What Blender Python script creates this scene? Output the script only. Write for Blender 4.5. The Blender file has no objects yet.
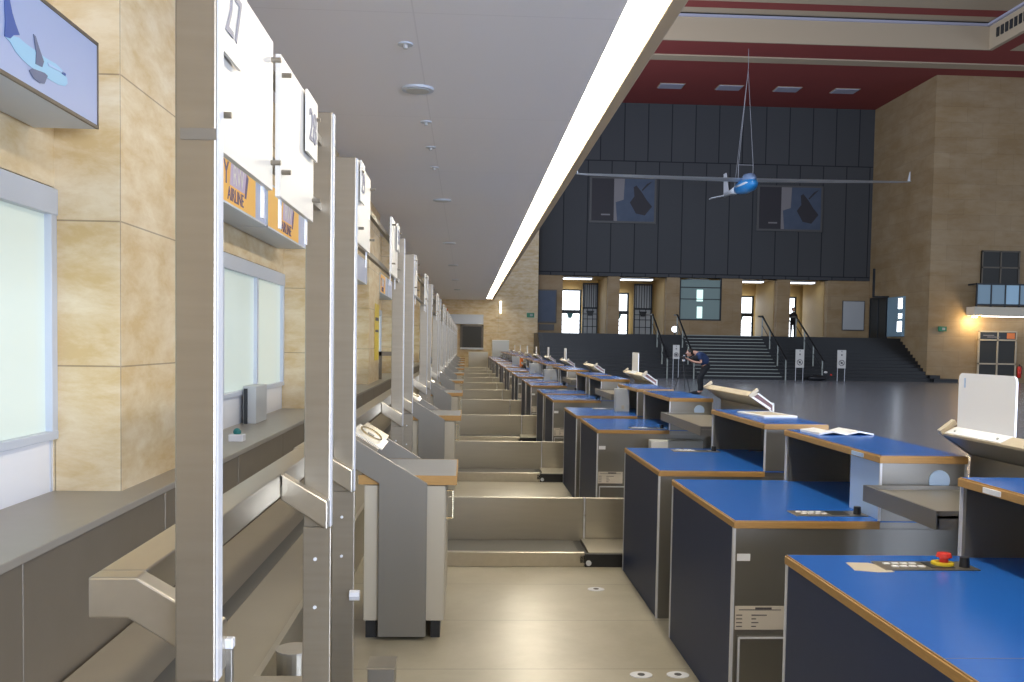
import bpy, bmesh, random
from math import sin, cos, pi, radians, sqrt
from mathutils import Vector, Matrix
random.seed(4)
S = bpy.context.scene
COL = S.collection

# ------------------------------------------------------------------ camera
F_PX, PITCH, ROLL, YAW, CAM_H = 950.0, .045, .016, .04906, 1.6
Fd = Vector((sin(YAW)*cos(PITCH), cos(YAW)*cos(PITCH), -sin(PITCH)))
R0 = Vector((cos(YAW), -sin(YAW), 0)); U0 = R0.cross(Fd)
Rt = cos(ROLL)*R0 + sin(ROLL)*U0; Up = -sin(ROLL)*R0 + cos(ROLL)*U0
cd = bpy.data.cameras.new('camera'); cam = bpy.data.objects.new('camera', cd); COL.objects.link(cam)
m = Matrix((Rt, Up, -Fd)).transposed().to_4x4(); m.translation = Vector((0, 0, CAM_H)); cam.matrix_world = m
cd.sensor_fit = 'HORIZONTAL'; cd.sensor_width = 36; cd.lens = F_PX*36/1024
cd.shift_y = (385.5-341)/1024; cd.clip_start = .05; cd.clip_end = 300
S.camera = cam
# ------------------------------------------------------------------ world, light, exposure
W = bpy.data.worlds.new('world'); S.world = W; W.use_nodes = True
W.node_tree.nodes['Background'].inputs[0].default_value = (.62, .70, .90, 1)
W.node_tree.nodes['Background'].inputs[1].default_value = .62
def area(name, loc, rot, sx, sy, e, c):
    l = bpy.data.lights.new(name, 'AREA'); l.shape = 'RECTANGLE'; l.size = sx; l.size_y = sy; l.energy = e; l.color = c
    o = bpy.data.objects.new(name, l); o.location = loc; o.rotation_euler = rot; COL.objects.link(o); return o
# daylight of the hall's tall side windows (right of the frame), plus an added fill behind the viewer
area('side_window_daylight', (40, 14, 5.2), (0, radians(90), 0), 9, 40, 1300, (.70, .82, 1))
area('high_window_daylight', (.6, 24, 10), (0, radians(-90), 0), 7, 36, 3000, (.74, .84, 1))
area('ceiling_fill', (6.5, -7, 1.8), (radians(108), 0, radians(12)), 7, 2.8, 1700, (.70, .80, 1))  # unseen upward fill lamp added to brighten the aisle ceiling
V = S.view_settings
S.display_settings.display_device = 'sRGB'
V.view_transform = 'Standard'; V.look = 'None'; V.gamma = 1; V.use_curve_mapping = False; V.exposure = 0.22

# ------------------------------------------------------------------ materials
def mat(name, col, rough=.5, metal=0, emit=0, ecol=None, noise=None, nscale=5, bump=0, spec=.5, stretch=None, coat=0):
    M = bpy.data.materials.new(name); M.use_nodes = True; nt = M.node_tree; b = nt.nodes['Principled BSDF']
    b.inputs['Base Color'].default_value = (*col, 1); b.inputs['Roughness'].default_value = rough
    b.inputs['Metallic'].default_value = metal; b.inputs['Specular IOR Level'].default_value = spec
    if coat: b.inputs['Coat Weight'].default_value = coat; b.inputs['Coat Roughness'].default_value = .1
    if emit: b.inputs['Emission Color'].default_value = (*(ecol or col), 1); b.inputs['Emission Strength'].default_value = emit
    if noise is not None:
        tc = nt.nodes.new('ShaderNodeTexCoord'); mp = nt.nodes.new('ShaderNodeMapping')
        if stretch: mp.inputs['Scale'].default_value = stretch
        n = nt.nodes.new('ShaderNodeTexNoise'); n.inputs['Scale'].default_value = nscale; n.inputs['Detail'].default_value = 6
        r = nt.nodes.new('ShaderNodeMix'); r.data_type = 'RGBA'
        r.inputs[6].default_value = (*col, 1); r.inputs[7].default_value = (*noise, 1)
        nt.links.new(tc.outputs['Object'], mp.inputs[0]); nt.links.new(mp.outputs[0], n.inputs['Vector'])
        nt.links.new(n.outputs['Fac'], r.inputs[0]); nt.links.new(r.outputs[2], b.inputs['Base Color'])
        if bump:
            bp = nt.nodes.new('ShaderNodeBump'); bp.inputs['Strength'].default_value = bump; bp.inputs['Distance'].default_value = .01
            nt.links.new(n.outputs['Fac'], bp.inputs['Height']); nt.links.new(bp.outputs[0], b.inputs['Normal'])
    return M
def brick_mat(name, c1, c2, mortar, bw, bh, plane='auto', ms=.006, rough=.55, offset=.5, off=(0, 0, 0), vein=None, spec=.4, nscale=1.6):
    """slabs laid in courses: the wall plane is chosen from the face normal; plane 'xy' for floors and ceilings"""
    M = bpy.data.materials.new(name); M.use_nodes = True; nt = M.node_tree; L = nt.links; b = nt.nodes['Principled BSDF']
    b.inputs['Roughness'].default_value = rough; b.inputs['Specular IOR Level'].default_value = spec
    tc = nt.nodes.new('ShaderNodeTexCoord'); sp = nt.nodes.new('ShaderNodeSeparateXYZ'); L.new(tc.outputs['Object'], sp.inputs[0])
    cb = nt.nodes.new('ShaderNodeCombineXYZ')
    if plane == 'xy':
        L.new(sp.outputs[0], cb.inputs[0]); L.new(sp.outputs[1], cb.inputs[1])
    else:
        ad = nt.nodes.new('ShaderNodeMath'); ad.operation = 'ADD'; L.new(sp.outputs[0], ad.inputs[0]); L.new(sp.outputs[1], ad.inputs[1])
        L.new(ad.outputs[0], cb.inputs[0]); L.new(sp.outputs[2], cb.inputs[1])
    mp = nt.nodes.new('ShaderNodeMapping'); mp.inputs['Location'].default_value = off; L.new(cb.outputs[0], mp.inputs[0])
    br = nt.nodes.new('ShaderNodeTexBrick'); L.new(mp.outputs[0], br.inputs['Vector'])
    br.inputs['Scale'].default_value = 1; br.inputs['Brick Width'].default_value = bw; br.inputs['Row Height'].default_value = bh
    br.inputs['Mortar Size'].default_value = ms; br.inputs['Mortar Smooth'].default_value = .1; br.offset = offset
    br.inputs['Color1'].default_value = (*c1, 1); br.inputs['Color2'].default_value = (*c2, 1); br.inputs['Mortar'].default_value = (*mortar, 1)
    last = br.outputs['Color']
    if vein:
        mq = nt.nodes.new('ShaderNodeMapping'); mq.inputs['Scale'].default_value = (1, 1, 2.6); L.new(tc.outputs['Object'], mq.inputs[0])
        n = nt.nodes.new('ShaderNodeTexNoise'); n.inputs['Scale'].default_value = nscale; n.inputs['Detail'].default_value = 9; n.inputs['Roughness'].default_value = .68
        n.inputs['Distortion'].default_value = .25
        L.new(mq.outputs[0], n.inputs['Vector'])
        rp = nt.nodes.new('ShaderNodeValToRGB'); rp.color_ramp.elements[0].position = .36; rp.color_ramp.elements[1].position = .66
        rp.color_ramp.elements[0].color = (*vein, 1); rp.color_ramp.elements[1].color = (1, 1, 1, 1); L.new(n.outputs['Fac'], rp.inputs[0])
        mx = nt.nodes.new('ShaderNodeMix'); mx.data_type = 'RGBA'; mx.blend_type = 'MULTIPLY'; mx.inputs[0].default_value = 1
        L.new(last, mx.inputs[6]); L.new(rp.outputs[0], mx.inputs[7]); last = mx.outputs[2]
    L.new(last, b.inputs['Base Color'])
    return M
M = {}
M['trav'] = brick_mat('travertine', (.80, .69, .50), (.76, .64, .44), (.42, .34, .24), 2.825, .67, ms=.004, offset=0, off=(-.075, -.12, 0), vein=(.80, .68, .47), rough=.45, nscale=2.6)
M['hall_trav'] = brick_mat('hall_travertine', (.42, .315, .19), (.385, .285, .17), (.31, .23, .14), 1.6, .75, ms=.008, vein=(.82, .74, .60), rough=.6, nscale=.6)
M['ceil'] = brick_mat('ceiling_plaster', (.84, .84, .90), (.835, .835, .895), (.76, .76, .82), 3.2, 3.1, plane='xy', ms=.006, rough=.9, offset=0, spec=.2, off=(.4, -.6, 0))
M['darkwall'] = brick_mat('dark_wall_cladding', (.070, .074, .080), (.078, .082, .088), (.022, .024, .030), 1.33, 6.2, ms=.03, rough=.75, offset=.5, off=(.2, 0.6, 0), spec=.3)
M['balc'] = mat('balcony_render', (.74, .68, .55), .7)
M['red'] = mat('red_ceiling_paint', (.30, .052, .045), .8, noise=(.26, .05, .045), nscale=1)
M['cream'] = mat('cream_ceiling_paint', (.50, .40, .28), .8)
M['hallfloor'] = brick_mat('hall_floor_tiles', (.19, .20, .235), (.215, .225, .26), (.11, .12, .14), .62, .62, plane='xy', ms=.008, rough=.24, offset=0, spec=.75)
M['floor'] = brick_mat('aisle_floor', (.40, .37, .29), (.39, .36, .285), (.22, .20, .16), 2.6, .82, plane='xy', ms=.004, rough=.30, offset=0, off=(.9, .33, 0), spec=.7, vein=(.78, .76, .72))
M['stair'] = mat('dark_stair_stone', (.012, .013, .014), .4)
M['nosing'] = mat('stair_nosing', (.34, .37, .34), .45)
M['steel'] = mat('brushed_steel', (.37, .335, .28), .34, .88, noise=(.30, .27, .22), nscale=3, stretch=(1, 1, 14))
M['steelh'] = mat('brushed_steel_rail', (.56, .52, .44), .28, .92, noise=(.46, .42, .35), nscale=3, stretch=(8, 1, 8))
M['steel2'] = mat('conveyor_steel', (.48, .45, .38), .38, .80, noise=(.42, .39, .33), nscale=4, stretch=(1, 1, 8))
M['steeld'] = mat('ledge_cladding', (.26, .225, .18), .42, .5, noise=(.225, .195, .155), nscale=6)
M['ledgetop'] = mat('ledge_top', (.40, .37, .33), .40, .3, noise=(.355, .33, .29), nscale=7)
M['deskend'] = mat('desk_end_steel', (.25, .235, .21), .40, .72, noise=(.25, .24, .22), nscale=5, stretch=(1, 1, 9))
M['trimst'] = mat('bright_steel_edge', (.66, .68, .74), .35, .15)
M['navy'] = mat('navy_laminate', (.017, .030, .080), .48, noise=(.022, .036, .09), nscale=30, spec=.3)
M['blue'] = mat('blue_laminate', (.014, .125, .52), .24, noise=(.018, .135, .54), nscale=12, spec=.55)
M['wood'] = mat('wood_edge_band', (.52, .30, .09), .5, noise=(.33, .18, .06), nscale=9, stretch=(2, 2, 18))
M['woodp'] = mat('pale_wood', (.60, .52, .38), .5, noise=(.50, .42, .30), nscale=9)
M['beige'] = mat('beige_laminate', (.47, .43, .35), .45, noise=(.45, .41, .335), nscale=2)
M['greytop'] = mat('grey_laminate', (.33, .345, .37), .35, noise=(.31, .325, .35), nscale=20)
M['belt'] = mat('rubber_belt', (.13, .125, .115), .5, noise=(.115, .11, .10), nscale=14)
M['belt2'] = mat('collector_belt', (.33, .29, .23), .42, noise=(.28, .25, .195), nscale=3, spec=.5)
M['black'] = mat('black_plastic', (.012, .013, .016), .4)
M['dark'] = mat('dark_metal', (.035, .04, .045), .4, .3)
M['white'] = mat('white_panel', (.68, .66, .62), .28, spec=.6)
M['wplastic'] = mat('white_plastic', (.88, .90, .96), .25)
M['frame'] = mat('window_frame', (.56, .61, .70), .4)
M['pane'] = mat('frosted_glass', (.58, .66, .62), .22, emit=.22, ecol=(.85, 1, .93))
M['greyplate'] = mat('pale_grey_box', (.50, .52, .53), .4)
M['paper'] = mat('paper', (.82, .82, .84), .7)
M['paperb'] = mat('aged_label_paper', (.62, .56, .48), .7)
M['ink'] = mat('ink', (.10, .09, .10), .6)
M['inkg'] = mat('grey_lettering', (.30, .29, .32), .6)
M['tan'] = mat('worn_tape', (.52, .46, .36), .7)
M['redp'] = mat('red_plastic', (.70, .04, .03), .3)
M['yel'] = mat('yellow_plastic', (.80, .60, .04), .4)
M['teal'] = mat('teal_plastic', (.02, .20, .20), .3)
M['strip'] = mat('lit_diffuser', (1, .95, .82), .5, emit=17, ecol=(1, .90, .70))
M['strip2'] = mat('lit_tube', (1, 1, 1), .5, emit=4, ecol=(1, .95, .85))
M['day'] = mat('daylit_glass', (.9, .95, 1), .3, emit=3.0, ecol=(.86, .93, 1))
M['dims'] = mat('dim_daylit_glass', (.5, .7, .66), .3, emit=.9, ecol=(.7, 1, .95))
M['dayg'] = mat('dim_lit_glass', (.16, .22, .22), .2, emit=.05, ecol=(.5, .75, .72))
M['bluebox'] = mat('lightbox_sky', (.30, .37, .58), .35, emit=.06, ecol=(.45, .55, .85))
M['amber'] = mat('amber_print', (.84, .46, .07), .45, emit=.08)
M['palebl'] = mat('pale_blue', (.40, .55, .80), .4)
M['planew'] = mat('plane_body_blue', (.30, .55, .75), .4)
M['planed'] = mat('plane_dark_blue', (.02, .08, .35), .4)
M['planeg'] = mat('plane_shadow_blue', (.10, .13, .24), .4)
M['purple'] = mat('purple_print', (.10, .07, .20), .5)
M['lilac'] = mat('lilac_print', (.55, .45, .62), .5)
M['green'] = mat('exit_green', (.01, .10, .05), .4, emit=.08, ecol=(.05, .5, .25))
M['skin'] = mat('skin', (.55, .30, .22), .5)
M['hair'] = mat('dark_hair', (.02, .014, .01), .6)
M['shirt'] = mat('blue_shirt', (.018, .038, .11), .8)
M['vest'] = mat('black_vest', (.010, .011, .016), .8)
M['trous'] = mat('black_trousers', (.010, .011, .015), .8)
M['glider'] = mat('glider_white', (.70, .74, .80), .3)
M['gliderb'] = mat('glider_blue', (.02, .22, .55), .35)
M['canopy'] = mat('canopy_glass', (.18, .26, .42), .12)
M['wire'] = mat('suspension_wire', (.35, .36, .40), .4)
M['poster_dk'] = mat('poster_dark', (.035, .033, .040), .6)
M['poster_bl'] = mat('poster_blue', (.045, .07, .12), .5, noise=(.09, .12, .18), nscale=2)
M['poster_wh'] = mat('poster_white', (.24, .23, .24), .5)
M['posterfr'] = mat('poster_frame', (.10, .10, .10), .5)
M['glass'] = mat('balcony_glass', (.25, .40, .50), .15)
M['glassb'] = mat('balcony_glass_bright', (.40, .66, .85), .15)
M['lobby'] = mat('lobby_ochre', (.52, .36, .14), .6, noise=(.42, .28, .11), nscale=1)
M['doordk'] = mat('dark_door_glass', (.030, .030, .026), .5)
M['brownfr'] = mat('bronze_frame', (.12, .10, .075), .4, .4)
M['orange'] = mat('orange_plastic', (.80, .22, .05), .4)
M['lilacw'] = mat('cove_white', (.45, .45, .56), .6)
M['handle'] = mat('brass_chrome', (.75, .66, .45), .22, .9)
M['darkred'] = mat('dark_red_tone', (.13, .045, .045), .5)  # hood gusset's painted reflection of the red ceiling; also the mouth

# ------------------------------------------------------------------ mesh helpers
def NB(): return bmesh.new()
def box(bm, x0, x1, y0, y1, z0, z1, bev=0):
    if x0 > x1: x0, x1 = x1, x0
    if y0 > y1: y0, y1 = y1, y0
    if z0 > z1: z0, z1 = z1, z0
    v = [bm.verts.new(p) for p in ((x0,y0,z0),(x1,y0,z0),(x1,y1,z0),(x0,y1,z0),(x0,y0,z1),(x1,y0,z1),(x1,y1,z1),(x0,y1,z1))]
    fs = [bm.faces.new([v[i] for i in q]) for q in ((3,2,1,0),(4,5,6,7),(0,1,5,4),(1,2,6,5),(2,3,7,6),(3,0,4,7))]
    if bev:
        es = list({e for f in fs for e in f.edges})
        bmesh.ops.bevel(bm, geom=es, offset=bev, segments=2, affect='EDGES', profile=.5)
    return bm
def prism(bm, pts, axis, a0, a1, bev=0):
    """extrude a 2-D outline along x, y or z; the outline gives the other two coordinates in order"""
    def P(p, a):
        return (a, p[0], p[1]) if axis == 'x' else (p[0], a, p[1]) if axis == 'y' else (p[0], p[1], a)
    A = [bm.verts.new(P(p, a0)) for p in pts]; B = [bm.verts.new(P(p, a1)) for p in pts]
    fs = [bm.faces.new(A), bm.faces.new(B[::-1])]
    n = len(pts)
    for i in range(n): fs.append(bm.faces.new((A[i], B[i], B[(i+1) % n], A[(i+1) % n])))
    bmesh.ops.recalc_face_normals(bm, faces=fs)
    if bev:
        es = list({e for f in fs for e in f.edges})
        bmesh.ops.bevel(bm, geom=es, offset=bev, segments=2, affect='EDGES', profile=.5)
    return bm
def tube(bm, p0, p1, r0, r1=None, n=12):
    r1 = r0 if r1 is None else r1
    p0, p1 = Vector(p0), Vector(p1); d = (p1-p0).normalized()
    a = d.orthogonal().normalized(); b = d.cross(a)
    A = [bm.verts.new(p0+r0*(cos(2*pi*i/n)*a+sin(2*pi*i/n)*b)) for i in range(n)]
    B = [bm.verts.new(p1+r1*(cos(2*pi*i/n)*a+sin(2*pi*i/n)*b)) for i in range(n)]
    fs = [bm.faces.new(A), bm.faces.new(B[::-1])]+[bm.faces.new((A[i], B[i], B[(i+1) % n], A[(i+1) % n])) for i in range(n)]
    bmesh.ops.recalc_face_normals(bm, faces=fs)
    return bm
def path(bm, pts, r, n=10):
    for a, b in zip(pts, pts[1:]): tube(bm, a, b, r, n=n)
    for p in pts[1:-1]: ball(bm, p, (r, r, r), 8, 6)
    return bm
def ball(bm, c, r, u=14, v=10):
    mt = Matrix.Translation(Vector(c)) @ Matrix.Diagonal((*r, 1))
    bmesh.ops.create_uvsphere(bm, u_segments=u, v_segments=v, radius=1, matrix=mt); return bm
def loft(bm, rings):
    R = [[bm.verts.new(p) for p in r] for r in rings]; n = len(R[0]); fs = [bm.faces.new(R[0]), bm.faces.new(R[-1][::-1])]
    for a, b in zip(R, R[1:]):
        for i in range(n): fs.append(bm.faces.new((a[i], b[i], b[(i+1) % n], a[(i+1) % n])))
    bmesh.ops.recalc_face_normals(bm, faces=fs); return bm
def quad(bm, a, b, c, d, t=(0, 0, 0)):
    """a slab: quad abcd thickened by the vector t"""
    t = Vector(t); P = [Vector(p) for p in (a, b, c, d)]
    A = [bm.verts.new(p) for p in P]; B = [bm.verts.new(p+t) for p in P]
    fs = [bm.faces.new(A), bm.faces.new(B[::-1])]+[bm.faces.new((A[i], B[i], B[(i+1) % 4], A[(i+1) % 4])) for i in range(4)]
    bmesh.ops.recalc_face_normals(bm, faces=fs); return bm
def obj(name, bm, m, parent=None, smooth=False, label=None, loc=None):
    me = bpy.data.meshes.new(name); bm.to_mesh(me); bm.free(); me.materials.append(M[m])
    if smooth:
        for p in me.polygons: p.use_smooth = True
    o = bpy.data.objects.new(name, me); COL.objects.link(o)
    if parent: o.parent = parent
    if loc: o.location = loc
    if label: o['label'] = label
    return o
def thing(name, label, cat, loc=(0, 0, 0), group=None, rz=0):
    o = bpy.data.objects.new(name, None); COL.objects.link(o); o.location = loc; o.rotation_euler = (0, 0, rz)
    o.empty_display_size = .1
    return tag(o, label, cat, group)
def tag(o, label, cat, group=None):
    o['label'] = label; o['category'] = cat
    if group: o['group'] = group
    return o
def struct(name, bm, m, parent=None):
    o = obj(name, bm, m, parent)
    if not parent: o['kind'] = 'structure'
    return o
KIDS = {}
def children(o): return [c for c in COL.objects if c.parent == o]
def dup(o, loc=None, label=None, parent=None, skip=()):
    c = o.copy(); COL.objects.link(c)
    if parent is not None: c.parent = parent
    if loc is not None: c.location = loc
    if label: c['label'] = label
    for k in children(o):
        if k.name.split('.')[0] not in skip: dup(k, parent=c)
    return c
def text(s, size, name, m, parent, loc, rot, ext=.0015, align='CENTER'):
    cu = bpy.data.curves.new(name, 'FONT'); cu.body = s; cu.size = size; cu.extrude = ext; cu.align_x = align; cu.align_y = 'CENTER'
    t = bpy.data.objects.new('tmp_text', cu); COL.objects.link(t)
    me = bpy.data.meshes.new_from_object(t.evaluated_get(bpy.context.evaluated_depsgraph_get())); bpy.data.objects.remove(t)
    me.materials.clear(); me.materials.append(M[m])
    o = bpy.data.objects.new(name, me); COL.objects.link(o); o.parent = parent; o.location = loc; o.rotation_euler = rot
    return o
ORD = ['nearest', 'second', 'third', 'fourth', 'fifth', 'sixth', 'seventh', 'eighth', 'ninth', 'tenth', 'eleventh', 'twelfth',
       'thirteenth', 'fourteenth', 'fifteenth', 'sixteenth', 'seventeenth', 'eighteenth', 'nineteenth', 'twentieth', 'twenty-first', 'twenty-second', 'twenty-third', 'twenty-fourth', 'twenty-fifth', 'twenty-sixth']
def nth(i): return 'nearest' if i == 0 else ORD[i]+' from the camera'

# ================================================================== STRUCTURE
P0, PER, NG = 6.72, 4.15, 10          # first conveyor gap, its spacing, number of gaps
XW, XP, XL = -1.90, -1.60, -1.46      # left wall, pillar face, ledge face
struct('floor', box(NB(), -1.95, 1.62, -6, 52, -.1, 0), 'floor')
o = struct('floor', box(NB(), 1.62, 60, -6, 60, -.1, 0), 'hallfloor')
# left wall: travertine back wall with window openings filled by framed panes, pillars standing forward
bm = NB()
PIL = [(-1.2, .75), (4.50, 6.25), (10.0, 11.95), (15.75, 17.6), (21.4, 23.25), (27.05, 28.9), (32.7, 34.55), (38.35, 40.2), (44.0, 45.85), (49.6, 51.95)]
box(bm, XW-.3, XW, -6, 52, 2.28, 4.4)                    # above the windows
for i, (a, b) in enumerate(PIL):
    box(bm, XW-.3, XW-.001, a, b, 0, 2.28)
box(bm, XW-.3, XW, -6, -1.2, 0, 2.28)
struct('wall_left', bm, 'trav')
for i, (a, b) in enumerate(PIL):
    struct('trim_%d' % (i+1), box(NB(), XW-.01, XP, a, b, .6, 3.9, .006), 'trav')
for i in range(len(PIL)-1):
    y0, y1 = PIL[i][1], PIL[i+1][0]
    w = struct('window_%d' % (i+1), box(NB(), XW-.12, XW-.012, y0, y1, .6, 1.12), 'wplastic')
    bm = NB(); n = 3
    box(bm, XW-.06, XW+.018, y0+.02, y1, 2.15, 2.27, .004); box(bm, XW-.06, XW+.015, y0, y1, 1.12, 1.16, .004)
    for k in range(n+1):
        yy = y0+.03+(y1-y0-.06)*k/n; box(bm, XW-.06, XW+.012, yy-.03, yy+.03, 1.12, 2.2, .003)
        box(bm, XW-.012, XW-.008, yy-.006, yy+.006, .6, 1.12)
    f = obj('window_frame', bm, 'frame', w)
    obj('pane', box(NB(), XW-.04, XW-.02, y0, y1, 1.15, 2.2), 'pane', w)
# ledge running along the left wall
bm = NB(); box(bm, XW-.1, XL+.012, -6, 52, .845, .877, .004)
lt = struct('trim_20', bm, 'ledgetop')
bm = NB(); y = -5.8
while y < 52: box(bm, XL-.03, XL, y+.003, min(y+1.497, 52), .02, .845, .003); y += 1.5
struct('trim_21', bm, 'steeld')
struct('wall_back', box(NB(), -2.2, 2.4, -6.3, -6, 0, 4.4), 'trav')  # unseen wall added behind the viewer to darken the steel's reflections
# ceiling slab over the aisle, its light trough and edge beam
bm = NB(); box(bm, XW-.3, 1.055, -6, 52, 3.9, 4.4); struct('ceiling', bm, 'ceil')
bm = NB(); box(bm, 1.05, 1.34, -6, 52, 3.97, 4.4); box(bm, 1.32, 1.43, -6, 52, 3.86, 4.4, .01); struct('trim_22', bm, 'cream')
# end wall of the aisle with its dark door
bm = NB(); box(bm, XW-.3, 3.9, 52, 52.4, 0, 15); box(bm, 3.5, 3.9, 52.4, 57.3, 0, 15)
struct('wall_end', bm, 'trav')
d = struct('door_1', box(NB(), -.22, .86, 51.9, 52.02, 1.3, 2.5), 'doordk')
obj('sill', box(NB(), -.32, .95, 51.8, 52.02, 1.2, 1.3, .005), 'frame', d)
bm = NB(); box(bm, -.32, -.2, 51.86, 52.02, 1.3, 2.55); box(bm, .84, .95, 51.86, 52.02, 1.3, 2.55); box(bm, -.32, .95, 51.86, 52.02, 2.45, 2.56)
obj('door_frame', bm, 'brownfr', d); obj('transom', box(NB(), -1.0, .93, 51.84, 52.02, 2.58, 3.10, .01), 'frame', d)

# ---- hall: dark clad wall above the gates, piers, lobby behind, stairs
HY, ZT = 53.0, 15.0
bm = NB(); box(bm, 3.9, 22.8, HY, HY+.5, 5.4, ZT); struct('wall_far', bm, 'darkwall')
bm = NB(); box(bm, 3.9, 22.8, HY+.0, 58.2, 5.4, 5.41); box(bm, 3.9, 23.2, HY+.5, 58.2, 5.41, 5.6); struct('trim_23', bm, 'lobby')
PX = [(3.9, 5.35), (7.9, 8.55), (11.2, 11.95), (14.35, 15.5), (17.5, 18.25), (20.4, 22.8)]
for i, (a, b) in enumerate(PX):
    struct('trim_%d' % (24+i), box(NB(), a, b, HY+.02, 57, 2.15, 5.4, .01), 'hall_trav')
for i, (a, b) in enumerate(PX[1:]):
    struct('trim_%d' % (50+i), box(NB(), a-.03, a-.001, HY+.5, 56.9, 2.15, 5.38), 'lobby')
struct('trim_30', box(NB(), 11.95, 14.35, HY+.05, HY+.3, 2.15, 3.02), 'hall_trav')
struct('wall_lobby', box(NB(), 3.9, 23.2, 58.0, 58.3, 2.15, 5.4), 'lobby')
# stairs: thirteen steps up to the landing
NS = 13; bm = NB()
pts = [(45.5, 0)]
for k in range(NS):
    y = 45.5+k*.285; z = 2.15*(k+1)/NS; pts += [(y, z), (y+.285, z)]
pts += [(58.2, 2.15), (58.2, 0)]
prism(bm, pts, 'x', 3.91, 22.8)
prism(bm, [p for p in pts[:-2]]+[(51.98, 2.15), (51.98, 0)], 'x', 3.70, 3.908)
box(bm, 22.8, 24.0, 45.2, 46.0, 0, .165); box(bm, 22.8, 23.3, 45.6, 46.0, .165, .33)
struct('stairs', bm, 'stair')
bm = NB()
for k in range(NS):
    y = 45.5+k*.285; z = 2.15*(k+1)/NS; box(bm, 11.25, 15.35, y-.012, y+.05, z-.03, z+.006)
struct('trim_31', bm, 'nosing')
# right pier and right wall
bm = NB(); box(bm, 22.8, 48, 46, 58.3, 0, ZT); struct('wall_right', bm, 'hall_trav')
# hall ceiling
bm = NB(); box(bm, 1.4, 60, 42.0, 44.0, ZT, ZT+.3); box(bm, 1.4, 60, 44.75, 58, ZT, ZT+.3); struct('ceiling', bm, 'red')
bm = NB(); box(bm, 1.4, 60, 44.0, 44.75, ZT-.06, ZT+.3); box(bm, 1.4, 23.1, 41.9, 42.0, ZT-.02, ZT+1.0)
box(bm, 23.1, 23.3, 20, 42.0, ZT-.02, ZT+1.0); box(bm, 1.4, 23.3, 41.05, 42, ZT+1.18, ZT+1.3); box(bm, 1.4, 23.3, 20, 40.2, ZT+1.1, ZT+1.3); box(bm, 24.1, 60, 20, 42, ZT, ZT+.3)
struct('trim_32', bm, 'cream')
bm = NB(); box(bm, 1.4, 23.3, 40.2, 41.05, ZT+1.12, ZT+1.3); box(bm, 23.3, 24.1, 20, 42, ZT, ZT+.3); struct('trim_33', bm, 'red')
bm = NB(); box(bm, 1.4, 23.1, 41.8, 42, ZT+1.0, ZT+1.1); box(bm, 22.95, 23.1, 20, 42, ZT+1.0, ZT+1.1); struct('trim_34', bm, 'lilacw')
bm = NB(); box(bm, 1.4, 23.1, 41.9, 42, ZT+1.1, ZT+1.18); 
for k in range(16): box(bm, 23.06, 23.11, 36+k*.34, 36.2+k*.34, ZT+.35, ZT+.75)
struct('trim_35', bm, 'dark')
bm = NB(); box(bm, -2.3, 1.4, -6, 52, ZT, ZT+.3); box(bm, 1.4, 60, -6, 20, ZT, ZT+.3); struct('trim_36', bm, 'cream')

# ================================================================== LIGHTS OF THE PLACE
def strip_light(y0, y1, label):
    t = thing('ceiling_light', label, 'light', (1.187, (y0+y1)/2, 3.97)); h = (y1-y0)/2
    obj('diffuser', box(NB(), -.125, .125, -h, h, -.05, -.02), 'strip', t)
    obj('housing', box(NB(), -.13, .13, -h, h, -.02, 0), 'frame', t)
strip_light(-5, 35.2, 'long glowing light strip along the edge of the white ceiling slab')
strip_light(36.0, 50.6, 'short farther glowing strip in line beyond the gap at ceiling edge')
t = thing('wall_light', 'small lit vertical tube on travertine end wall right of the ceiling slab', 'light', (1.86, 51.98, 3.2))
obj('tube', tube(NB(), (0, -.12, 0), (0, -.12, .65), .05), 'strip2', t); obj('bracket', box(NB(), -.06, .06, -.08, 0, .1, .55), 'frame', t)
g = thing('downlight', 'x', 'light', (-.47, 8.8, 3.9), 'unlit round downlights in the aisle ceiling')
obj('ring', tube(NB(), (0, 0, -.02), (0, 0, .0), .145, .15, 24), 'frame', g); obj('lens', tube(NB(), (0, 0, -.026), (0, 0, -.019), .105, n=24), 'greyplate', g)
g['label'] = 'large round flush downlight in white ceiling, nearest of the row'
for i, (y, s) in enumerate([(15.6, 1), (22.3, 1), (28.7, 1), (35.5, 1), (42, 1)]):
    dup(g, (-.42, y, 3.9), 'round flush downlight in white ceiling, %s in its row of large discs' % ORD[i+1])
s = thing('sprinkler', 'small round ceiling fitting in front of the nearest large downlight', 'ceiling fitting', (-.5, 7.5, 3.9), 'small round ceiling fittings')
obj('plate', tube(NB(), (0, 0, -.012), (0, 0, 0), .06, n=18), 'frame', s); obj('nozzle', tube(NB(), (0, 0, -.04), (0, 0, -.01), .018, n=10), 'greyplate', s)
for y, l in ((10.1, 'first small ceiling fitting beyond the nearest large downlight'), (11.4, 'second small ceiling fitting beyond the nearest large downlight'),
             (12.7, 'third small ceiling fitting beyond the nearest large downlight')):
    dup(s, (-.45, y, 3.9), l)
for i, x in enumerate((10.4, 13.45, 16.5, 19.55)):
    p = thing('ceiling_panel', '%s of four pale rectangular panels in dark red hall ceiling' % ('leftmost', 'second from left', 'third from left', 'rightmost')[i], 'ceiling panel', (x, 49.3, ZT), 'pale panels in the red ceiling')
    obj('cover', box(NB(), -.6, .6, -.42, .42, -.05, 0, .01), 'lilacw', p); obj('rim', box(NB(), -.65, .65, -.47, .47, -.02, 0), 'cream', p)

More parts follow.
